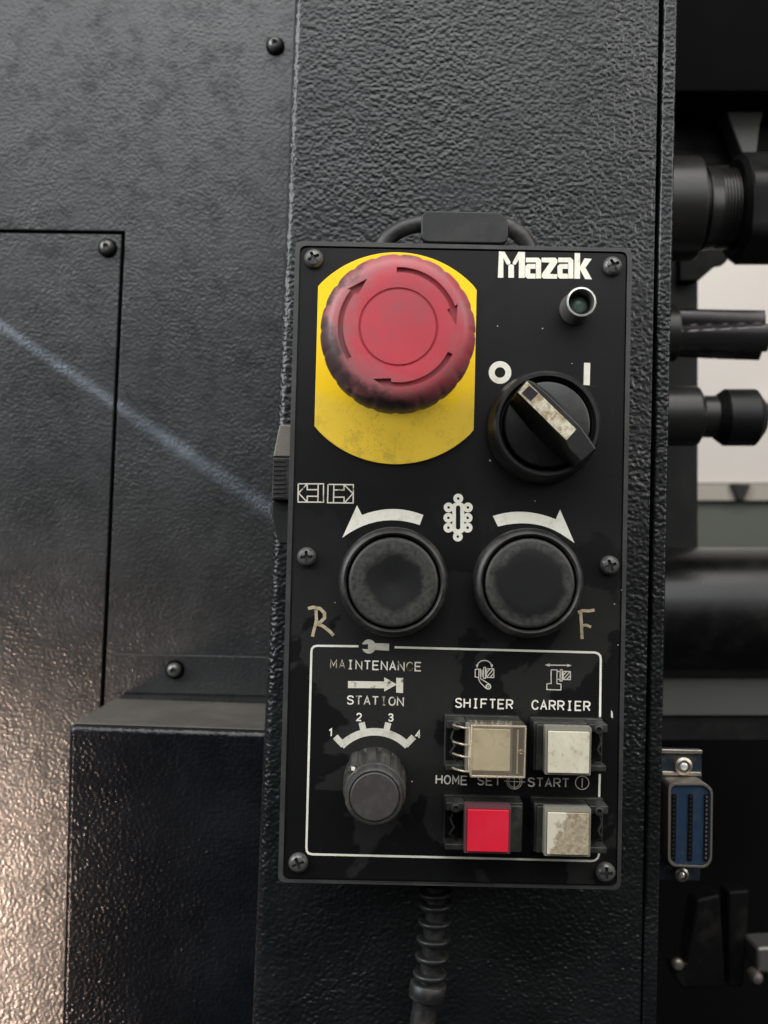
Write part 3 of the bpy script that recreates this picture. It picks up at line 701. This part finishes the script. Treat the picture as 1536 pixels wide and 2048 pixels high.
G().prism(P([(1058, 771.5), (1043, 786.5), (1061, 802.5), (1076.5, 787)], wt), wt + .38, wt + .5).build('square_window', 'violet', sel, 0.05)

# round push buttons
for (cx, cy, cm, lab) in ((786, 1164, 'cap_a', 'left round black push button with a wide dusty ring on its cap'), (1051, 1166, 'cap_b', 'right round black push button with a thin dusty ring on its cap')):
    u, v = at(cx if cx < 900 else 1050, cy - 2, 0)
    o = G().lathe((u, v, 0.02), [(14.9, 0), (15.1, 3), (15.15, 7), (14.9, 9.5), (14.3, 10.9), (13.5, 11.2), (12.95, 10.7), (12.85, 9), (12.8, 5), (.1, 5)], 96).build('push_button', 'rubber', pd, smooth=50, label=lab)
    dish = [(12.25, 0), (12.3, 5.2), (12.0, 5.7), (11.3, 5.85), (8, 5.75), (5, 5.55), (2, 5.3), (.05, 5.2)] if cm == 'cap_a' else [(12.25, 0), (12.3, 5.2), (12.0, 5.7), (11.3, 5.85), (6, 5.8), (.05, 5.8)]
    G().lathe((u, v, 5.1), dish, 96).build('button_cap', cm, o, smooth=50, org=(u, v, 5.1))

# rotary knob
ku, kv = at(750, 1556, 0)
def flute(th, k):
    return 1 - (0.12 * max(0, math.cos(th * 13)) ** 1.3 if 1 <= k <= 4 else 0)
kn = G().lathe((ku, kv, 0.05), [(8.7, 0), (8.8, 1), (8.7, 6), (8.45, 14), (8.25, 18.5), (7.95, 19.4), (7.75, 19.6), (7.7, 22.6), (7.3, 23.4), (6.75, 23.6), (6.55, 23.2), (.1, 23.2)], 192, rfun=flute).build('rotary_knob', 'knob', pd, smooth=35, label='tall fluted station knob with a worn grey face')
G().lathe((ku, kv, 23.25), [(6.3, 0), (6.3, .45), (6.0, .65), (.1, .7)], 64).build('knob_face', 'cap_c', kn)
g = G(); a = math.radians(133)
pu, pv = ku + 8.5 * math.cos(a), kv + 8.5 * math.sin(a)
nrm = (math.cos(a), math.sin(a)); tn = (-nrm[1], nrm[0])
base = [(pu + nrm[0] * d + tn[0] * s_, pv + nrm[1] * d + tn[1] * s_) for d, s_ in ((-1.2, -1.9), (.5, -1.5), (1.1, 0), (.5, 1.5), (-1.2, 1.9))]
g.prism(base, 0.2, 18.8).build('pointer_fin', 'knob', kn, 0.3)
dd = [(pu + nrm[0] * d + tn[0] * s_, pv + nrm[1] * d + tn[1] * s_) for d, s_ in ((-.75, 0), (0, -.65), (.75, 0), (0, .65))]
G().prism(dd, 18.82, 19.05).build('pointer_dot', 'ink', kn)

# square buttons
def square_button(x0, x1, y0, y1, side, lens, frame, lx, ly, lab, cover=False, bh=11.0):
    (u0, v1), (u1, v0) = at(x0, y0, 0), at(x1, y1, 0)
    hinge = 5.4
    bu0, bu1 = (u0, u1 - hinge) if side > 0 else (u0 + hinge, u1)
    f = G().box(u0, u1, v0, v1, 0.03, 2.2).build('square_button', 'dusty', pd, 0.3, label=lab)
    lc = at(lx, ly, 15.0); sz = 5.55
    # body walls round the lens
    body = G().prism([(bu0 + .1, v0 + .2), (bu1 - .1, v0 + .2), (bu1 - .1, v1 - .25), (bu0 + .1, v1 - .25)], 2.25, bh - 2.2).build('button_body', 'dusty', f, 0.25)
    ins = .55
    G().prism([(bu0 + ins, v0 + ins), (bu1 - ins, v0 + ins), (bu1 - ins, v1 - ins), (bu0 + ins, v1 - ins)], bh - 2.15, bh).build('body_collar', 'dusty', f, 0.35)
    # hinge bracket: top and bottom knuckles and a bent clip
    hu0, hu1 = (bu1 + .05, u1 - .2) if side > 0 else (u0 + .2, bu0 - .05)
    G().box(hu0, hu1, v1 - 2.6, v1 - .3, 2.3, bh - .8).build('hinge_block', 'dusty', f, 0.3)
    G().box(hu0, hu1, v0 + .3, v0 + 2.0, 2.3, bh - 1.8).build('hinge_block', 'dusty', f, 0.3)
    G().box(hu0 + .3, hu1 - .3, v0 + 2.1, v1 - 2.7, 2.25, 2.9).build('hinge_pocket', 'void', f)
    mx_ = (hu0 + hu1) / 2; s_ = side
    g = G(); g.tube([(mx_ - 1.2 * s_, v1 - 3.2, 6), (mx_ + .6 * s_, v1 - 3.4, 8.2), (mx_ + 1.2 * s_, v1 - 5.2, 8), (mx_ + .2 * s_, v1 - 7.4, 8.4), (mx_ + 1.3 * s_, v1 - 9.4, 7.6), (mx_ - .8 * s_, v0 + 2.4, 6)], .38, 10)
    g.build('hinge_clip', 'dusty', f, smooth=60)
    G().lathe((mx_, v1 - 1.6, bh - .8), [(1.25, 0), (1.25, .7), (.7, .9), (.65, .1), (.05, .1)], 24).build('hinge_boss', 'dusty', f)
    # lens with its frame
    a, b_ = lc
    fr = G().prism(round_poly([(a - sz - .75, b_ - sz - .6), (a + sz + .6, b_ - sz - .6), (a + sz + .6, b_ + sz + 1.25), (a - sz - .75, b_ + sz + 1.25)], .5), bh + .05, 14.2, [[(a - sz - .12, b_ - sz - .12), (a + sz + .12, b_ - sz - .12), (a + sz + .12, b_ + sz + .12), (a - sz - .12, b_ + sz + .12)]]).build('lens_frame', frame, f, 0.25)
    G().prism(round_poly([(a - sz, b_ - sz), (a + sz, b_ - sz), (a + sz, b_ + sz), (a - sz, b_ + sz)], .25), bh + .06, 15.0).build('lens', lens, f, 0.15)
    if cover:
        z = 17.2; e0, e1 = bu0 + .6, u1 + .1; t0, t1 = v0 + .25, v1 - .1
        o_ = round_poly([(e0, t0), (e1, t0), (e1, t1), (e0, t1)], .5); i2 = round_poly([(e0 + .9, t0 + .9), (e1 - .9, t0 + .9), (e1 - .9, t1 - .9), (e0 + .9, t1 - .9)], .4)
        cv_ = G().prism(o_, 10.0, z - .8, [i2]).build('clear_cover', 'clear', f, 0.25, 2, label='hinged clear plastic guard, yellowed with age')
        G().prism(o_, z - .75, z).build('cover_top', 'clear', f, 0.3, 3)
        g = G()
        for k, yy in enumerate((t1 - 1.2, (t0 + t1) / 2 + 1.4, (t0 + t1) / 2 - 1.8, t0 + 1.4)):
            g.tube([(e0 + .2, yy, z - .8), (e0 - 1.6, yy, z - 1.3), (e0 - 3.4, yy + .1, z - 3), (e0 - 4.2, yy + .1, z - 5)], .30, 10)
        g.tube([(e0 + .1, t0 + 1.4, z - .8), (e0 - .2, (t0 + t1) / 2 - 1.8, z - .7)], .4, 8)
        g.tube([(e0 - .2, t1 - 1.2, z - .8), (e0 - .2, (t0 + t1) / 2 + 1.4, z - .7)], .4, 8)
        g.build('cover_hinge', 'clear_edge', f, smooth=60)
        g = G(); g.tube([(e0 + .35, t0 + .35, z - .1), (e1 - .35, t0 + .35, z - .1), (e1 - .35, t1 - .35, z - .1), (e0 + .35, t1 - .35, z - .1), (e0 + .35, t0 + .7, z - .1)], .36, 10)
        g.build('cover_rim', 'clear_edge', f, smooth=60)
        q_ = e1 - 2.3; g = G(); g.tube([(q_, t0 + 1.2, z - .1), (q_, t1 - 1.2, z - .1)], .22, 8); g.build('cover_rib', 'clear_edge', f, smooth=60)
        G().lathe((e1 - 1.5, (t0 + t1) / 2, z + .02), [(.75, 0), (.75, .35), (.4, .5), (.3, .1), (.05, .1)], 20).build('cover_nub', 'clear', f)
    return f
square_button(889, 1035, 1427, 1534, -1, 'lens_cream', 'frame_clear', 979, 1500, 'cream square button under a clear hinged guard, below the word SHIFTER', True)
square_button(1059, 1201, 1432, 1533, 1, 'lens_white', 'frame_clear', 1137.5, 1505, 'off-white square button without a guard, below the word CARRIER')
square_button(887, 1037, 1586, 1688, -1, 'red_lens', 'redframe', 976, 1662, 'bright red square button below the words HOME SET')
square_button(1060, 1202, 1590, 1692, 1, 'lens_grimy', 'frame_clear', 1136.5, 1668, 'grimy brown and white square button below the word START')

# switch on the left side of the housing
sw = thing('side_lever', (*at(562, 960, -12), -20), None, None, parent=pd)
for nm, mt_, poly in (('lever_tip', 'taupe', [(559, 849), (600, 849), (600, 914), (546, 913)]), ('lever_body', 'dusty', [(546, 915), (600, 915), (600, 1000), (543, 1000)]), ('lever_recess_shade', 'black', [(543, 1002), (600, 1002), (600, 1088), (558, 1087), (549, 1062), (544, 1030)])):
    wq = -8 if nm != 'lever_recess_shade' else -13  # lowest black piece stands for the dark recess under the lever
    G().prism(P(poly, wq), -24, wq).build(nm, mt_, sw, 0.4)
g = G()
for k in range(9): g.prism(P([(546, 920 + k * 9), (570, 920 + k * 9), (570, 923 + k * 9), (546, 923 + k * 9)], -8), -8, -7.6)
g.build('lever_ribs', 'dusty', sw)

# cable with strain relief
wz = -18.0
axp = [(872, 1772), (872, 1808), (870, 1842), (867, 1877), (864, 1912), (860, 1947), (856, 1978), (850, 2015), (843, 2060), (830, 2140), (800, 2400)]
ax3 = [Vector((*at(x, y, wz), wz)) for x, y in axp]
g = G().tube(ax3[:7], 3.1, 24); sr = g.build('strain_relief', 'rubber', pd, smooth=60, label='ribbed rubber strain relief under the box')
for i in range(0, 6):
    d = (ax3[i + 1] - ax3[max(0, i - 1)]).normalized(); d = (d + Vector((.06, 0, -.10))).normalized()
    c_ = ax3[i] if i else ax3[0].lerp(ax3[1], .35)
    G().lathe(c_, [(3.2, -.9), (4.7, -.75), (5.05, -.3), (5.05, .3), (4.8, .8), (3.2, .95)], 40, tuple(d)).build('relief_ring', 'rubber', sr, smooth=50)
d = (ax3[7] - ax3[5]).normalized()
G().lathe(ax3[6].lerp(ax3[5], .45), [(4.9, 0), (5.4, .5), (5.5, 3), (5.3, 4.6), (4.3, 5.2)], 40, tuple(d)).build('relief_collar', 'rubber', sr, smooth=50)
G().tube(ax3[6:], 3.75, 24).build('cable', 'rubber', pd, smooth=60)

# ------------------------------------------------------------------ printing on the front plate
T0, T1 = 0.012, 0.05
def dec(name, mat, fn, lab=None, w1=T1):
    g = G(); fn(g); o = g.build(name, mat, pd)
    if lab: o['label'] = lab
    return o
def poly(g, pts, lev=0, holes=()):
    g.prism(P(pts), T0, T1 + lev * 0.02, [P(h) for h in holes])
def line(g, pts, wpx=2.2, lev=0, closed=False):
    stroke(g, P(pts), wpx / 7.07, T0, T1 + lev * 0.02, closed)

FONT = {
 'M': [[(0, 0), (0, 1), (.5, .35), (1, 1), (1, 0)]], 'A': [[(0, 0), (.5, 1), (1, 0)], [(.2, .34), (.8, .34)]],
 'I': [[(.5, 0), (.5, 1)], [(.22, 1), (.78, 1)], [(.22, 0), (.78, 0)]], 'N': [[(0, 0), (0, 1), (1, 0), (1, 1)]],
 'T': [[(.5, 0), (.5, .95)], [(0, 1), (1, 1)]], 'E': [[(1, 0), (0, 0), (0, 1), (1, 1)], [(.05, .52), (.85, .52)]],
 'C': [[(1, .25), (.85, .06), (.5, 0), (.18, .1), (0, .35), (0, .65), (.18, .9), (.5, 1), (.85, .94), (1, .75)]],
 'S': [[(0, .2), (.18, .04), (.5, 0), (.85, .06), (1, .25), (.85, .44), (.5, .52), (.15, .6), (.02, .77), (.18, .95), (.5, 1), (.85, .95), (.98, .8)]],
 'O': [[(.5, 0), (.18, .1), (0, .35), (0, .65), (.18, .9), (.5, 1), (.82, .9), (1, .65), (1, .35), (.82, .1), (.5, 0)]],
 'H': [[(0, 0), (0, 1)], [(1, 0), (1, 1)], [(.05, .52), (.95, .52)]], 'F': [[(0, 0), (0, 1), (1, 1)], [(.05, .52), (.85, .52)]],
 'R': [[(0, 0), (0, 1), (.65, 1), (.95, .9), (1, .75), (.95, .58), (.65, .48), (.05, .48)], [(.55, .46), (1, 0)]],
 '1': [[(.1, .78), (.55, 1), (.55, 0)]], '2': [[(0, .75), (.15, .95), (.5, 1), (.85, .94), (1, .72), (.85, .5), (.1, .12), (0, 0), (1, 0)]],
 '3': [[(0, .82), (.2, .97), (.5, 1), (.85, .93), (.95, .76), (.8, .58), (.45, .53), (.85, .46), (1, .25), (.85, .06), (.5, 0), (.15, .04), (0, .2)]],
 '4': [[(.75, 0), (.75, 1), (0, .3), (1, .3)]],
}
def letter(g, ch, cx, yb, wd_, h, th, slope=0.02, lev0=0):
    for k, st in enumerate(FONT[ch]):
        line(g, [(cx + (x - .5) * wd_ - slope * y * h * -1, yb - y * h + slope * (x - .5) * wd_) for x, y in st], th, lev0 + k)
def word(txt, x0, y0, x1, y1, wd_, h, th, mats, name, lab):
    """letters one by one from first to last centre; mats gives each letter's ink"""
    by = {}
    n = len(txt)
    for i, ch in enumerate(txt):
        if ch == ' ': continue
        t = i / (n - 1); by.setdefault(mats if isinstance(mats, str) else mats[i], []).append((ch, x0 + (x1 - x0) * t, y0 + (y1 - y0) * t))
    first = None
    for mk, L in by.items():
        g = G()
        for ch, x, y in L: letter(g, ch, x, y, wd_, h, th if mk != 'ink_worn' else th * .85)
        g.build(name, mk, pd, label=lab)
Wn, Hn, Gn, In = 'ink_worn', 'ink_half', 'ink_grey', 'ink'
word('MAINTENANCE', 667, 1336.5, 836, 1341.5, 11.5, 16.5, 2.6, [Wn, Wn, Hn, Hn, In, In, In, In, Hn, Wn, Hn], 'printed_word', 'the word MAINTENANCE, worn to tan at both ends')
word('STATION', 700.6, 1408, 800.6, 1411, 11.5, 16, 2.5, [In, Hn, Gn, Hn, Wn, Hn, Hn], 'printed_word', 'the word STATION, half worn')
word('SHIFTER', 917, 1414.5, 1019, 1417.5, 11.5, 17.5, 2.8, In, 'printed_word', 'the word SHIFTER')
word('CARRIER', 1070, 1418.5, 1173.5, 1421, 11.5, 17.5, 2.8, In, 'printed_word', 'the word CARRIER')
word('HOME', 878, 1567, 928, 1569, 11.5, 16.5, 2.6, In, 'printed_word', 'the word HOME')
word('SET', 961.5, 1569.5, 995, 1570.5, 11.5, 16.5, 2.6, In, 'printed_word', 'the word SET, half under the clear guard')
word('START', 1062.5, 1572.5, 1131, 1574, 12, 16.5, 2.6, In, 'printed_word', 'the word START')
for ch, x, y in (('1', 662, 1472), ('2', 718, 1441), ('3', 781.5, 1442), ('4', 836, 1475.5)):
    dec('printed_digit', In, lambda g: letter(g, ch, x, y, 8.5, 14, 2.6), 'the digit ' + ch)

def z3(pts): return [(980 + x / 5.12, 490 + y / 5.12) for x, y in pts]
def f(g):
    poly(g, z3([(92, 65), (148, 68), (210, 175), (205, 195), (180, 204), (165, 190), (138, 135), (136, 335), (80, 335)]))
    poly(g, z3([(290, 70), (358, 72), (357, 337), (294, 337), (296, 150), (262, 200), (240, 202), (230, 182)]))
    poly(g, z3([(188, 335), (188, 212), (203, 199), (230, 199), (245, 212), (245, 336)]))
    for dx in (0, 331):
        poly(g, z3([(368 + dx, 130), (496 + dx, 130), (523 + dx, 156), (523 + dx, 343), (470 + dx, 343), (470 + dx, 178), (366 + dx, 178)]))
        poly(g, z3([(466 + dx, 194), (466 + dx, 244), (412 + dx, 244), (412 + dx, 292), (440 + dx, 294), (466 + dx, 294), (466 + dx, 344), (384 + dx, 344), (360 + dx, 322), (360 + dx, 218), (384 + dx, 194)]))
    poly(g, z3([(528, 130), (668, 130), (691, 152), (689, 182), (612, 296), (687, 300), (686, 345), (546, 344), (527, 326), (530, 298), (612, 180), (527, 176)]))
    poly(g, z3([(867, 82), (922, 84), (922, 222), (968, 137), (1042, 142), (977, 232), (1044, 352), (974, 349), (922, 252), (922, 346), (863, 345)]))
dec('maker_logo', In, f, 'white maker lettering reading Mazak')
dec('printed_symbol', In, lambda g: poly(g, circle(1000, 745, 22.6, 48), 0, [circle(1000, 745, 10.6, 36)]), 'white ring reading O')
dec('printed_symbol', In, lambda g: poly(g, [(1168, 725.5), (1180.5, 726), (1179.5, 770.5), (1167, 770)]), 'white bar reading I')

def q2(p0, p1, p2, n=10): return [tuple((Vector(p0) * (1 - t) ** 2 + Vector(p1) * 2 * t * (1 - t) + Vector(p2) * t * t)) for t in [i / n for i in range(n + 1)]]
dec('printed_arrow', In, lambda g: poly(g, q2((846.7, 1030), (786, 1006), (724, 1030)) + [(714, 1010.6), (684.5, 1075.5)] + q2((700, 1065), (765, 1025), (839.5, 1050))), 'curved arrow to the left')
dec('printed_arrow', In, lambda g: poly(g, q2((985.5, 1032), (1046, 1012), (1111.6, 1038.5)) + [(1120, 1019), (1149, 1086)] + q2((1133, 1075), (1075, 1033), (996, 1053))), 'curved arrow to the right')

def f(g):
    o = lambda x, y: (560 + x / 2.0757, 960 + y / 2.0757)
    for x, y in ((740, 77), (700, 114), (780, 114), (699, 157), (779, 157), (699, 198), (779, 198), (738, 235)):
        cx, cy = o(x, y); poly(g, circle(cx, cy, 9.8, 24), 0, [circle(cx, cy, 2.7, 12)])
    poly(g, rounded(904.5, 1006, 928.5, 1066, 6), 1, [rounded(911.8, 1011, 920.6, 1059, 4)])
dec('printed_chain', In, f, 'round-linked chain pictogram')

def f(g):
    o = lambda L: [(520 + x / 6.827, 820 + y / 6.827) for x, y in L]
    for L in ([(523, 1008), (867, 1008), (867, 1258), (520, 1256), (520, 1130), (523, 1008)], [(795, 1010), (790, 1255)], [(645, 1012), (645, 1088), (790, 1088)], [(645, 1252), (645, 1178), (790, 1178)], [(640, 1014), (527, 1134), (640, 1252)],
              [(930, 1016), (1275, 1020), (1272, 1270), (922, 1266), (930, 1016)], [(1010, 1020), (1002, 1265)], [(1010, 1092), (1148, 1092), (1148, 1024)], [(1010, 1190), (1148, 1190), (1148, 1266)], [(1158, 1028), (1268, 1140), (1158, 1264)]):
        line(g, o(L), 2.4, random.random() * .8)
dec('printed_symbol', Hn, f, 'pair of outlined opposing arrows')

def f(g):
    line(g, [(717, 1292.5), (634, 1291.5), (628, 1293), (624, 1297), (622.8, 1303), (612.8, 1695), (613.5, 1702), (617, 1706.5), (624, 1708.5), (900, 1715), (1183, 1722), (1190, 1720.5), (1195.5, 1716), (1198, 1709), (1198.3, 1699)], 4.2)
    line(g, [(789, 1294.5), (1000, 1300), (1190, 1305), (1196, 1307), (1200, 1311), (1201.5, 1317), (1200, 1434)], 4.2)
    line(g, [(1199.5, 1548), (1198, 1604)], 4.2)
dec('printed_border', In, f, 'thin white rounded border of the lower field')

def f(g):
    hc = [(737.7 + 14.2 * math.cos(math.radians(a)), 1293 - 14.2 * math.sin(math.radians(a))) for a in range(28, 165, 12)]
    hc += [(727, 1289), (736, 1288), (736, 1298.5), (727, 1298)]
    hc += [(737.7 + 14.2 * math.cos(math.radians(a)), 1293 - 14.2 * math.sin(math.radians(a))) for a in range(200, 336, 12)]
    poly(g, hc + [(778, 1301.5), (778.5, 1287)])
dec('printed_wrench', Gn, f, 'beige wrench pictogram')
def f(g):
    poly(g, [(696, 1362), (768.4, 1363), (768.4, 1354.5), (794, 1369), (768.4, 1383), (768.4, 1376.6), (696, 1376)])
    poly(g, [(792.5, 1355.5), (806.5, 1356), (806, 1386), (792.3, 1385)], 1)
dec('printed_arrow', Hn, f, 'chipped straight arrow against a bar')
def f(g):
    cx, cy = 749, 1556
    poly(g, [(x, 2 * cy - y) for x, y in circle(cx, cy, 100, 24, 44, 136)] + [(x, 2 * cy - y) for x, y in circle(cx, cy, 85, 24, 136, 44)])
    for a in (133.5, 103, 76, 46.5):
        c_, s_ = math.cos(math.radians(a)), math.sin(math.radians(a)); q_ = []
        for r, d in ((90, -6.2), (114, -6.2), (114, 6.2), (90, 6.2)): q_.append((cx + r * c_ - d * s_, cy - r * s_ - d * c_))
        poly(g, q_, 1)
dec('printed_scale', Gn, f, 'white dial arc with four ticks round the knob')

def z4(L): return [(860 + x / 3.84, 1290 + y / 3.84) for x, y in L]
def hatch(g, x0, x1, y0, y1):
    line(g, z4([(x0, y0), (x1, y0 + 2), (x1, y1 + 2), (x0, y1), (x0, y0)]), 1.9)
    xm, ym = (x0 + x1) / 2, (y0 + y1) / 2
    for L in ([(x0, ym), (xm, y0)], [(x0, y1), (x1, y0)], [(xm, y1), (x1, ym)]): line(g, z4(L), 1.9, 1 + random.random() * .5)
def f(g):
    line(g, z4([(362, 170), (370, 140), (392, 123), (418, 118), (444, 123), (466, 140), (474, 170)]), 1.9)
    poly(g, z4([(352, 150), (372, 150), (361, 180)]), 1); poly(g, z4([(464, 150), (484, 150), (476, 180)]), 1)
    line(g, z4([(347, 185), (347, 245), (372, 250)]), 1.9); line(g, z4([(347, 187), (376, 185)]), 1.9, 1)
    line(g, z4([(376, 182), (374, 262), (386, 288), (432, 335)]), 1.9, 2); line(g, z4([(386, 182), (388, 258), (400, 266), (464, 306)]), 1.9, 3)
    line(g, z4([(400, 190), (400, 245)]), 1.9); line(g, z4([(412, 172), (426, 172), (426, 256), (410, 256), (412, 172)]), 1.9)
    hatch(g, 434, 490, 182, 248)
    poly(g, z4(circle(448, 320, 22, 20)), 4, [z4(circle(448, 320, 13, 16))]); poly(g, z4(circle(448, 320, 6, 10)), 4)
dec('printed_symbol', Gn, f, 'tool shifter arm pictogram')
def f(g):
    line(g, z4([(905, 154), (1065, 156)]), 2.2); poly(g, z4([(883, 153), (918, 141), (918, 166)]), 1); poly(g, z4([(1088, 157), (1054, 145), (1054, 169)]), 1)
    line(g, z4([(930, 190), (976, 192), (974, 296), (1006, 300), (1005, 345), (897, 342), (898, 298), (930, 296), (930, 190)]), 1.9)
    line(g, z4([(978, 203), (998, 203)]), 1.9, 1); line(g, z4([(978, 264), (998, 264)]), 1.9, 1)
    line(g, z4([(1000, 190), (1015, 190), (1014, 276), (999, 276), (1000, 190)]), 1.9)
    hatch(g, 1022, 1078, 202, 264)
dec('printed_symbol', Gn, f, 'tool carrier post pictogram')
def f(g):
    for r in (15, 11.5): line(g, circle(1028.7, 1563, r, 40), 1.5, 0, True)
    line(g, [(1008, 1562), (1050.5, 1564)], 1.5, 1); line(g, [(1029, 1548), (1028.4, 1578)], 1.5, 2)
dec('printed_symbol', Gn, f, 'circled cross home symbol')
def f(g):
    line(g, circle(1164.3, 1565.4, 13.4, 40), 1.8, 0, True); line(g, [(1164.6, 1556), (1164, 1575)], 1.8, 1)
dec('printed_symbol', Gn, f, 'circle with an upright bar beside START')
def f(g):
    line(g, [(616, 1217), (626, 1214.5), (640, 1217), (649, 1226), (649, 1236), (641, 1244), (631, 1248)], 6.6); line(g, [(632, 1220), (633, 1240), (625, 1273)], 6.2, 1); line(g, [(631, 1247), (646, 1252), (660, 1263), (667, 1271)], 6.4, 2)
dec('marker_letter', 'marker', f, 'hand-painted tan letter R')
def f(g):
    line(g, [(1156, 1225), (1165, 1221), (1177, 1222), (1189, 1220)], 6.0); line(g, [(1161, 1222), (1163, 1250), (1164, 1278)], 6.2, 1); line(g, [(1162, 1252), (1172, 1250), (1182, 1254)], 5.4, 2)
dec('marker_letter', 'marker', f, 'hand-painted tan letter F')
def f(g):
    for x, y, s_ in ((980, 921, 3), (1085, 657, 1.6), (995, 652, 1.5), (1144, 727, 1.2), (824, 1563, 2), (1256, 900, 1.5), (670, 1205, 1.3), (1229, 1208, 1.2), (740, 1248, 1.2), (1120, 919, 1.5), (1243, 1180, 1.3), (1070, 1002, 1.2), (1236, 1290, 1.0)):
        poly(g, circle(x, y, s_ / 2 + .5, 8), 2)
    poly(g, [(1222, 1420), (1225, 1424), (1226, 1437), (1222, 1434)], 2)
sp = dec('paint_specks', Gn, f); sp['kind'] = 'stuff'
